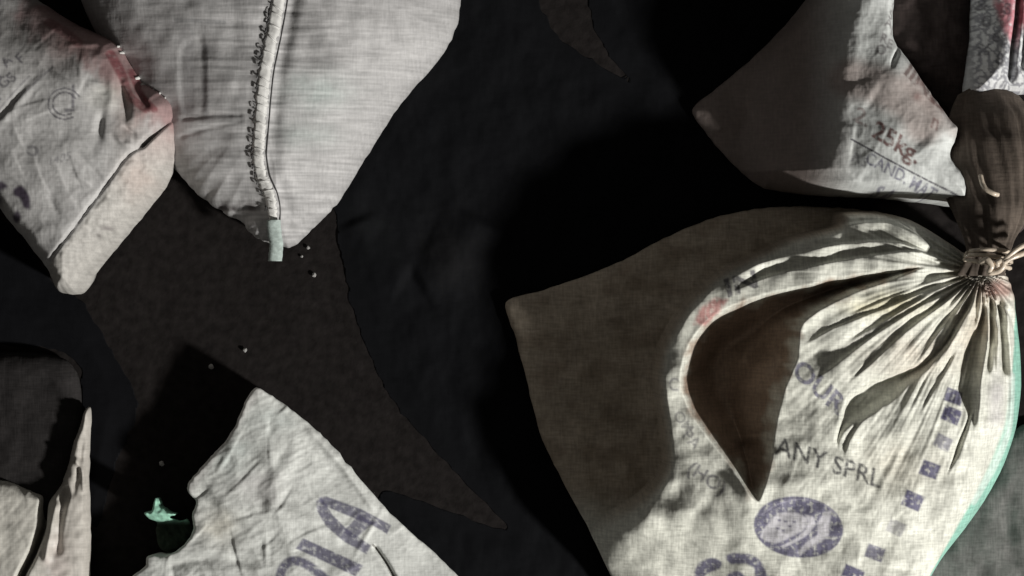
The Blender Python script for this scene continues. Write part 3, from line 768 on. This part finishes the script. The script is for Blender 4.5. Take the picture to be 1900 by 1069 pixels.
# ================================================================== RED TOPPED SACK (left)
rd_outline = [(-260, 60), (-150, -60), (0, -40), (62, -4), (120, 32), (180, 58), (214, 76), (240, 118), (262, 148), (296, 166), (318, 192), (322, 232), (318, 282), (304, 322),
              (288, 352), (248, 402), (200, 460), (160, 508), (138, 544), (96, 542), (76, 500), (40, 452), (0, 404), (-60, 330), (-200, 250)]
rd_fold = [(322, 212), (300, 238), (268, 272), (240, 292), (205, 340), (160, 400), (120, 452), (82, 498)]
def rd_z(x, y, s):
    z = 0.06 + 0.085 * dome(s, 34) + 0.030 * dome(s, 300) + 0.02 * dome(s, 90) - 0.045 * ss(150, -40, y)
    d, pos, side, _, _ = line_dist(x, y, smooth_line(rd_fold, 6))
    below = side < 0                       # flap beneath the fold
    z -= 0.012 * np.where(below, np.clip(d / 90, 0, 1), 0)
    ridge(z, x, y, rd_fold, 2.6, -0.0045, 3.4, taper=0.03)
    ridge(z, x, y, [(318, 216), (296, 244), (262, 278)], 4, -0.015)
    ridge(z, x, y, [(p[0] - 9, p[1] - 7) for p in rd_fold], 7, 0.0005)
    ridge(z, x, y, [(p[0] + 11, p[1] + 9) for p in rd_fold[2:]], 5, 0.001)
    # gathers towards the torn red top
    for pts, wd, h in (([(222, 110), (226, 160), (240, 205), (232, 240)], 8, -0.016), ([(205, 120), (214, 170), (205, 230)], 10, 0.008), ([(245, 130), (262, 178), (286, 208)], 6, -0.016),
                       ([(196, 200), (190, 250), (198, 275)], 8, -0.010), ([(214, 245), (236, 268), (262, 272)], 6, 0.007), ([(230, 232), (262, 258)], 5, -0.008), ([(140, 318), (180, 350)], 6, 0.006),
                       ([(146, 334), (186, 366)], 6, -0.005), ([(110, 110), (150, 130), (180, 190)], 14, 0.007), ([(95, 130), (20, 220), (-20, 260)], 8, 0.006), ([(80, 135), (10, 215), (-30, 250)], 6, -0.006),
                       ([(60, 440), (100, 425), (150, 430)], 10, 0.004), ([(150, 80), (200, 100), (232, 140)], 9, -0.012)):
        ridge(z, x, y, pts, wd, h * (0.55 if pts[0][0] > 190 else 0.34), taper=0.4)
    z += 0.0030 * fbm(x / 90, y / 90, 91, 2) + 0.0004 * ridged(x / 28, y / 28, 92, 2) + 0.0001 * gnoise(x / 7, y / 7, 93)
    creases(z, x, y, (-20, 40, 320, 480), 34, 6, 0.0016, 60, 45)
    z += np.where(below, 0.0016 * gnoise(x / 18, y / 15, 94) + 0.0006 * gnoise(x / 8, y / 8, 97), 0)
    return z
def rd_col(x, y, s, z):
    c = flat((0.46, 0.455, 0.452), x); c *= (1 + 0.08 * fbm(x / 50, y / 50, 95, 3))[:, None]
    one = np.ones(len(x), bool)
    d, pos, side, _, _ = line_dist(x, y, smooth_line(rd_fold, 6))
    blend(c, one, (0.425, 0.405, 0.37), 0.6 * (side < 0) * ss(0, 12, d))
    c *= (1 + 0.16 * (side < 0) * fbm(x / 9, y / 9, 98, 3))[:, None]
    blend(c, one, (0.56, 0.44, 0.42), 0.6 * (side < 0) * ss(0, 12, d) * ss(330, 240, y))
    # red band along the torn top
    band = line_dist(x, y, smooth_line([(70, 30), (140, 60), (200, 95), (250, 150), (290, 190), (312, 200)], 6))[0]
    n = fbm(x / 22, y / 40, 96, 3)
    blend(c, one, (0.33, 0.19, 0.19), 0.8 * (1 - ss(18, 62, band + 16 * n)))
    for L, wd, a in (([(88, 40), (120, 60), (148, 82)], 9, .6), ([(205, 100), (228, 140), (244, 180), (276, 205)], 8, .8), ([(240, 130), (262, 175), (290, 205)], 6, .8)):
        streak(c, x, y, L, wd, (0.19, 0.045, 0.055), a)
    blot(c, x, y, 205, 180, 40, 30, (0.56, 0.55, 0.50), 0.6)
    blot(c, x, y, 130, 95, 60, 40, (0.30, 0.22, 0.21), 0.6); blot(c, x, y, 250, 230, 40, 40, (0.44, 0.34, 0.31), 0.5); blot(c, x, y, 30, 60, 70, 60, (0.30, 0.29, 0.285), 0.7); blot(c, x, y, 255, 330, 40, 50, (0.50, 0.40, 0.36), 0.5)
    g = (0.13, 0.125, 0.14)
    streak(c, x, y, [(-10, 244), (30, 200), (70, 160), (104, 128)], 2.5, g, 0.6); streak(c, x, y, [(-10, 226), (30, 180), (62, 145)], 2, g, 0.5)
    for i, (px, py) in enumerate(((8, 150), (30, 120), (18, 180), (42, 148), (4, 205), (56, 112), (26, 160), (-4, 176))):
        stamp(c, x, y, 'MAISEFGR'[i], (px - 10, py + 10), (18, -20), (-20, -18), g, 0.85, 0.03, seed=i)
    for r in (30, 22):
        streak(c, x, y, [(128 + r * math.cos(t / 12 * 6.2832), 196 + r * 0.95 * math.sin(t / 12 * 6.2832)) for t in range(2, 12)], 1.9, g, 0.8)
    patch(c, x, y, [(128, 212), (146, 210), (146, 160), (141, 160), (140, 204), (128, 205)], g, 0.85, 2)
    stamp(c, x, y, 'o', (55, 290), (46, 6), (4, -40), g, 0.6, 0.02); stamp(c, x, y, '1405', (96, 310), (22, -6), (3, -22), g, 0.55, 0.02)
    pu = (0.075, 0.06, 0.085)
    patch(c, x, y, [(32, 352), (48, 346), (62, 366), (62, 388), (50, 386), (44, 370), (32, 364)], pu, 1.0, 4, curve=3, worn=False)
    patch(c, x, y, [(-10, 340), (10, 338), (20, 348), (8, 354), (-10, 354)], pu, 0.95, 4, curve=3, worn=False)
    patch(c, x, y, [(26, 402), (38, 392), (44, 404), (36, 414), (28, 412)], pu, 0.95, 4, curve=3, worn=False)
    blot(c, x, y, 2, 372, 8, 12, pu, 0.8)
    blot(c, x, y, 186, 438, 6, 6, (0.07, 0.06, 0.06), 0.95); blot(c, x, y, 200, 424, 12, 6, (0.2, 0.18, 0.18), 0.8)
    return c
rd, rd_at = sack('sack', rd_outline, rd_z, rd_col, M_FINE, 0.15, pitch=2.0, jag=1.2)
tag(rd, 'grey sack with a reddish torn top and a folded seam at left', 'sack')
def build_frays():
    rnd = random.Random(9)
    for i, (px, py) in enumerate(((216, 80), (222, 92), (262, 152), (270, 150), (284, 160), (296, 168), (306, 176), (252, 140))):
        L = rnd.uniform(10, 24); a = rnd.uniform(-1.4, 0.3)
        p = rd_at([px - 4, px], [py + 4, py], 0.001)
        tip = p[1] + np.array([math.cos(a) * L * K, -math.sin(a) * L * K, rnd.uniform(0.0, .01)])
        mid = (p[1] + tip) / 2 + np.array([0, 0, 0.003])
        tube('frayed_strip', [p[0], p[1], mid, tip], [0.002, 0.003, 0.0026, 0.0008], M_HEM, rd, 5, 0.4)
build_frays()

# ================================================================== LETTERED SACK (bottom)
ri_outline = [(470, 721), (500, 737), (542, 766), (590, 806), (632, 852), (682, 912), (740, 974), (790, 1018), (842, 1068), (920, 1160), (880, 1340), (600, 1400), (350, 1340), (190, 1200),
              (228, 1088), (262, 1056), (268, 1036), (300, 1036), (336, 1015), (353, 985), (350, 960), (356, 936), (340, 910), (356, 884), (386, 850), (410, 826), (434, 786), (452, 744)]
def ri_z(x, y, s):
    z = 0.054 + 0.003 * dome(s, 6) + 0.030 * np.clip(s / 420, 0, 1) ** 0.75
    ridge(z, x, y, [(545, 800), (520, 850), (480, 900), (455, 930)], 10, -0.0016, taper=0.4)
    ridge(z, x, y, [(560, 800), (530, 860), (490, 920)], 20, 0.003, taper=0.45)
    ridge(z, x, y, [(355, 925), (400, 950), (440, 975), (462, 1000)], 9, -0.003, taper=0.45)
    ridge(z, x, y, [(360, 905), (420, 940), (470, 985)], 18, 0.004, taper=0.45)
    ridge(z, x, y, [(380, 985), (410, 1010), (440, 1010)], 12, -0.002, taper=0.45)
    ridge(z, x, y, [(300, 1060), (380, 1040), (480, 1050)], 9, -0.0024)
    ridge(z, x, y, [(560, 790), (600, 830), (650, 890), (700, 960)], 8, 0.004)
    ridge(z, x, y, [(690, 1015), (715, 1050), (735, 1085)], 4, -0.010)
    ridge(z, x, y, [(480, 940), (560, 965), (640, 1010)], 14, 0.004)
    f = 1 - 0.45 * ss(560, 700, x)
    z += f * (0.0011 * gnoise((x + y) / 120, (x - 0.8 * y) / 40, 101) + 0.0010 * ridged((x + 0.6 * y) / 130, (x - y) / 80, 107, 2) + 0.00045 * ridged((x - 0.4 * y) / 60, (0.5 * x + y) / 26, 102, 3)) + 0.00006 * gnoise(x / 7, y / 7, 103)
    creases(z, x, y, (260, 740, 760, 1090), 46, 5, 0.0019, 130, 38)
    z += 0.0022 * fbm(x / 120, y / 120, 104, 2) + 0.0006 * gnoise(x / 40, y / 12, 105) * ss(980, 1020, y) * ss(560, 460, x)
    return z
def ri_col(x, y, s, z):
    c = flat((0.70, 0.715, 0.69), x); c *= (1 + 0.07 * fbm(x / 40, y / 40, 106, 3))[:, None]
    one = np.ones(len(x), bool)
    blot(c, x, y, 430, 850, 50, 40, (0.57, 0.64, 0.62), 0.5); blot(c, x, y, 500, 780, 60, 40, (0.60, 0.66, 0.64), 0.4)
    blot(c, x, y, 400, 980, 40, 40, (0.56, 0.52, 0.43), 0.5); blot(c, x, y, 480, 905, 50, 40, (0.60, 0.58, 0.58), 0.5)
    e = line_dist(x, y, np.array([(470, 721), (340, 910)], float))[0]
    blend(c, one, (0.66, 0.64, 0.63), 0.5 * (1 - ss(8, 20, e)))
    # the ends of big letters: A, I and the bowl of an R
    patch(c, x, y, [(588, 927), (600, 923), (668, 948), (724, 979), (716, 995), (690, 979), (640, 959), (598, 941)], INK, 0.85, 2)
    patch(c, x, y, [(584, 932), (596, 928), (614, 958), (642, 986), (686, 1016), (678, 1032), (638, 1010), (603, 980), (586, 952)], INK, 0.85, 2)
    patch(c, x, y, [(664, 958), (692, 974), (655, 1004), (634, 990)], INK, 0.8, 2)
    patch(c, x, y, [(546, 1021), (560, 1002), (672, 1053), (658, 1073)], INK, 0.88, 2)
    streak(c, x, y, [(514, 1100), (520, 1062), (538, 1044), (566, 1050), (604, 1080), (640, 1110)], 9, INK, 0.9)
    streak(c, x, y, [(690, 1015), (712, 1045), (730, 1080)], 2.2, (0.12, 0.11, 0.10), 0.8, False)
    return c
ri, ri_at = sack('sack', ri_outline, ri_z, ri_col, M_FINE, 0.10, pitch=2.0, jag=2.2)
tag(ri, 'crumpled white sack corner with big violet letters and a ragged left edge', 'sack')

# ================================================================== TORN SACK (bottom left)
to_outline = [(-260, 1000), (-150, 890), (0, 897), (40, 913), (70, 925), (74, 929), (80, 932), (86, 928), (104, 902), (116, 868), (126, 828), (138, 794), (148, 764), (156, 758), (160, 770),
              (157, 830), (156, 900), (159, 1000), (157, 1090), (150, 1250), (-80, 1300), (-260, 1180)]
def to_z(x, y, s):
    z = 0.022 + 0.016 * dome(s, 10) + 0.028 * dome(s, 150)
    ridge(z, x, y, [(77, 915), (74, 945), (72, 985), (56, 1030), (36, 1070), (20, 1110)], 5.5, -0.055, taper=0)
    ridge(z, x, y, [(150, 800), (140, 870), (128, 930)], 6, -0.006); ridge(z, x, y, [(132, 850), (148, 880), (152, 920)], 5, 0.006)
    ridge(z, x, y, [(118, 900), (106, 960), (100, 1040)], 9, -0.010)
    ridge(z, x, y, [(102, 930), (92, 990), (80, 1050)], 7, 0.008)
    creases(z, x, y, (-20, 880, 160, 1080), 12, 7, 0.0014, 80, 25)
    z += 0.002 * fbm(x / 50, y / 60, 111, 3) + 0.0010 * gnoise(x / 16, y / 16, 112) * ss(70, 90, x) + 0.00025 * gnoise((x + y) / 9, (x - y) / 60, 113) * ss(80, 60, x)
    return z
def to_col(x, y, s, z):
    c = flat((0.56, 0.545, 0.50), x); one = np.ones(len(x), bool)
    c *= (1 + 0.08 * fbm(x / 40, y / 40, 114, 3))[:, None]
    blend(c, one, (0.42, 0.39, 0.36), 0.7 * ss(80, 110, x))
    blot(c, x, y, 95, 1040, 30, 50, (0.55, 0.47, 0.45), 0.6)
    for px, py in ((108, 950), (100, 985), (95, 1012), (92, 1040), (86, 1062)):
        blot(c, x, y, px, py, 6, 9, (0.7, 0.67, 0.64), 0.8)
    return c
to, to_at = sack('sack', to_outline, to_z, to_col, M_FINE, 0.08, pitch=2.0, jag=1.2)
tag(to, 'beige torn sack with a dark split and a thin upright point at bottom left', 'sack')

# ================================================================== DARK THINGS
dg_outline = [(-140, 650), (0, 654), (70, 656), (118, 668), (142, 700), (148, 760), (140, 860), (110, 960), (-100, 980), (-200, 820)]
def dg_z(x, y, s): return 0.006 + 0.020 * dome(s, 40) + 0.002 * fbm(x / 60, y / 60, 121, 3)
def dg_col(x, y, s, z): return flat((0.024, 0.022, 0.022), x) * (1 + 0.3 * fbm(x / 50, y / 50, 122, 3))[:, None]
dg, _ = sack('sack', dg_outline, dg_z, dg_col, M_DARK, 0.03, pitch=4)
tag(dg, 'dark charcoal sack lying behind the beige torn sack', 'sack')

gl_outline = [(1660, 1120), (1715, 1040), (1785, 970), (1850, 880), (1900, 790), (2080, 780), (2150, 1000), (2080, 1250), (1800, 1290), (1690, 1220)]
def gl_z(x, y, s):
    z = 0.006 + 0.010 * dome(s, 40) + 0.0025 * fbm(x / 50, y / 70, 131, 3)
    ridge(z, x, y, [(1880, 900), (1870, 980), (1890, 1060)], 14, -0.004)
    return z
def gl_col(x, y, s, z):
    c = flat((0.135, 0.135, 0.13), x) * (1 + 0.25 * fbm(x / 40, y / 50, 132, 3))[:, None]
    return c
gl, _ = sack('sack', gl_outline, gl_z, gl_col, M_DARK, 0.03, pitch=4)
tag(gl, 'mid grey sack lying flat beyond the green edge of the tied sack', 'sack')

# black sheets laid on the floor to stand in for its shadows
bs_outline = [(590, 360), (618, 385), (632, 470), (645, 530), (663, 602), (700, 690), (746, 766), (840, 872), (944, 984), (830, 948), (716, 912), (700, 960), (760, 1060), (860, 1180), (1250, 1200),
              (1300, 700), (1560, 500), (1560, 200), (1500, -160), (1110, -170), (1090, -20), (1104, 56), (1132, 104), (1172, 154), (1098, 112), (1040, 72), (1000, 0), (980, -170), (760, -150), (700, 100)]
def bs_z(x, y, s):
    z = floor_z(x, y) + 0.0005 + ss(0, 60, s) * (0.0025 + 0.0022 * fbm(x / 80, y / 110, 151, 4))
    ridge(z, x, y, [(840, 330), (800, 420), (750, 500)], 26, -0.0015, 12)
    ridge(z, x, y, [(900, 400), (850, 480), (770, 530)], 40, 0.008)
    ridge(z, x, y, [(660, 400), (700, 480), (760, 520)], 40, 0.006)
    return z
def bs_col(x, y, s, z):
    c = flat((0.0052, 0.0055, 0.0066), x)
    blot(c, x, y, 840, 470, 70, 90, (0.011, 0.011, 0.012), 0.8); blot(c, x, y, 680, 430, 60, 80, (0.0085, 0.009, 0.010), 0.8)
    return c
bs, _ = sack('shade_sheet', bs_outline, bs_z, bs_col, M_FILM, 0.0, pitch=4, base=-0.01, tuck=1, curve=8, jag=4.5)
tag(bs, 'black sheet standing in for shadow on the floor in the middle', 'shade sheet')
b2_outline = [(-160, 360), (20, 420), (95, 520), (150, 560), (200, 640), (255, 750), (215, 860), (180, 980), (150, 900), (150, 690), (110, 652), (0, 640), (-160, 640)]
def b2_z(x, y, s): return floor_z(x, y) + 0.0005 + ss(0, 60, s) * (0.002 + 0.0012 * fbm(x / 70, y / 70, 152, 3))
def b2_col(x, y, s, z): return flat((0.0050, 0.0052, 0.0064), x)  # near black, painting the shadow on this part of the floor
b2, _ = sack('shade_sheet', b2_outline, b2_z, b2_col, M_FILM, 0.0, pitch=4, base=-0.01, tuck=1, curve=8, jag=4.5)
tag(b2, 'black sheet standing in for shadow on the floor below the red topped sack', 'shade sheet')

# green plastic scrap
gs_outline = [(289, 921), (294, 934), (299, 942), (308, 947), (325, 954), (314, 960), (330, 968), (346, 968), (352, 990), (338, 1012), (310, 1030), (290, 1020), (284, 990), (287, 972), (276, 962), (269, 951), (280, 950), (285, 944)]
def gs_z(x, y, s): return 0.010 + 0.05 * ss(985, 950, y) + 0.006 * dome(s, 12) + 0.002 * fbm(x / 12, y / 12, 141, 2)
def gs_col(x, y, s, z): 
    c = flat((0.33, 0.60, 0.47), x) * (1 + 0.25 * fbm(x / 10, y / 10, 142, 3))[:, None]
    blend(c, np.ones(len(x), bool), (0.035, 0.042, 0.03), 0.97 * ss(962, 978, y)); return c  # lower part dark olive: shade beside the white sack painted in
gs, _ = sack('plastic_scrap', gs_outline, gs_z, gs_col, M_FILM, 0.05, pitch=2, curve=4, tuck=3, jag=1.6)
tag(gs, 'small star shaped scrap of green plastic beside the ragged white sack', 'scrap')

# pale crumbs on the floor
def build_crumbs():
    rnd = random.Random(3)
    spots = ((572, 460, 3.2, 'tiny pale crumb just right of the grey sack tip'), (583, 510, 4, 'pale crumb farthest right below the grey sack tip'),
             (560, 476, 2.5, 'faint speck between two brighter crumbs by the green tape'), (455, 650, 4, 'pale crumb on open dark floor above the lettered sack point'),
             (392, 680, 5, 'dim crumb on dark floor left of the lettered sack point'), (300, 860, 5, 'dim crumb in the shadow above the green scrap'))
    import bmesh
    for px, py, r, lab in spots:
        bm = bmesh.new(); bmesh.ops.create_icosphere(bm, subdivisions=2, radius=r * K)
        for v in bm.verts:
            v.co *= rnd.uniform(0.75, 1.2); v.co.z *= 0.7
        me = bpy.data.meshes.new('crumb'); bm.to_mesh(me); bm.free(); me.materials.append(M_CRUMB)
        o = bpy.data.objects.new('crumb', me); link(o)
        wx, wy = px2w(px, py); o.location = (float(wx), float(wy), r * K * 0.5)
        tag(o, lab, 'crumb', 'pale crumbs on the dark floor')
build_crumbs()
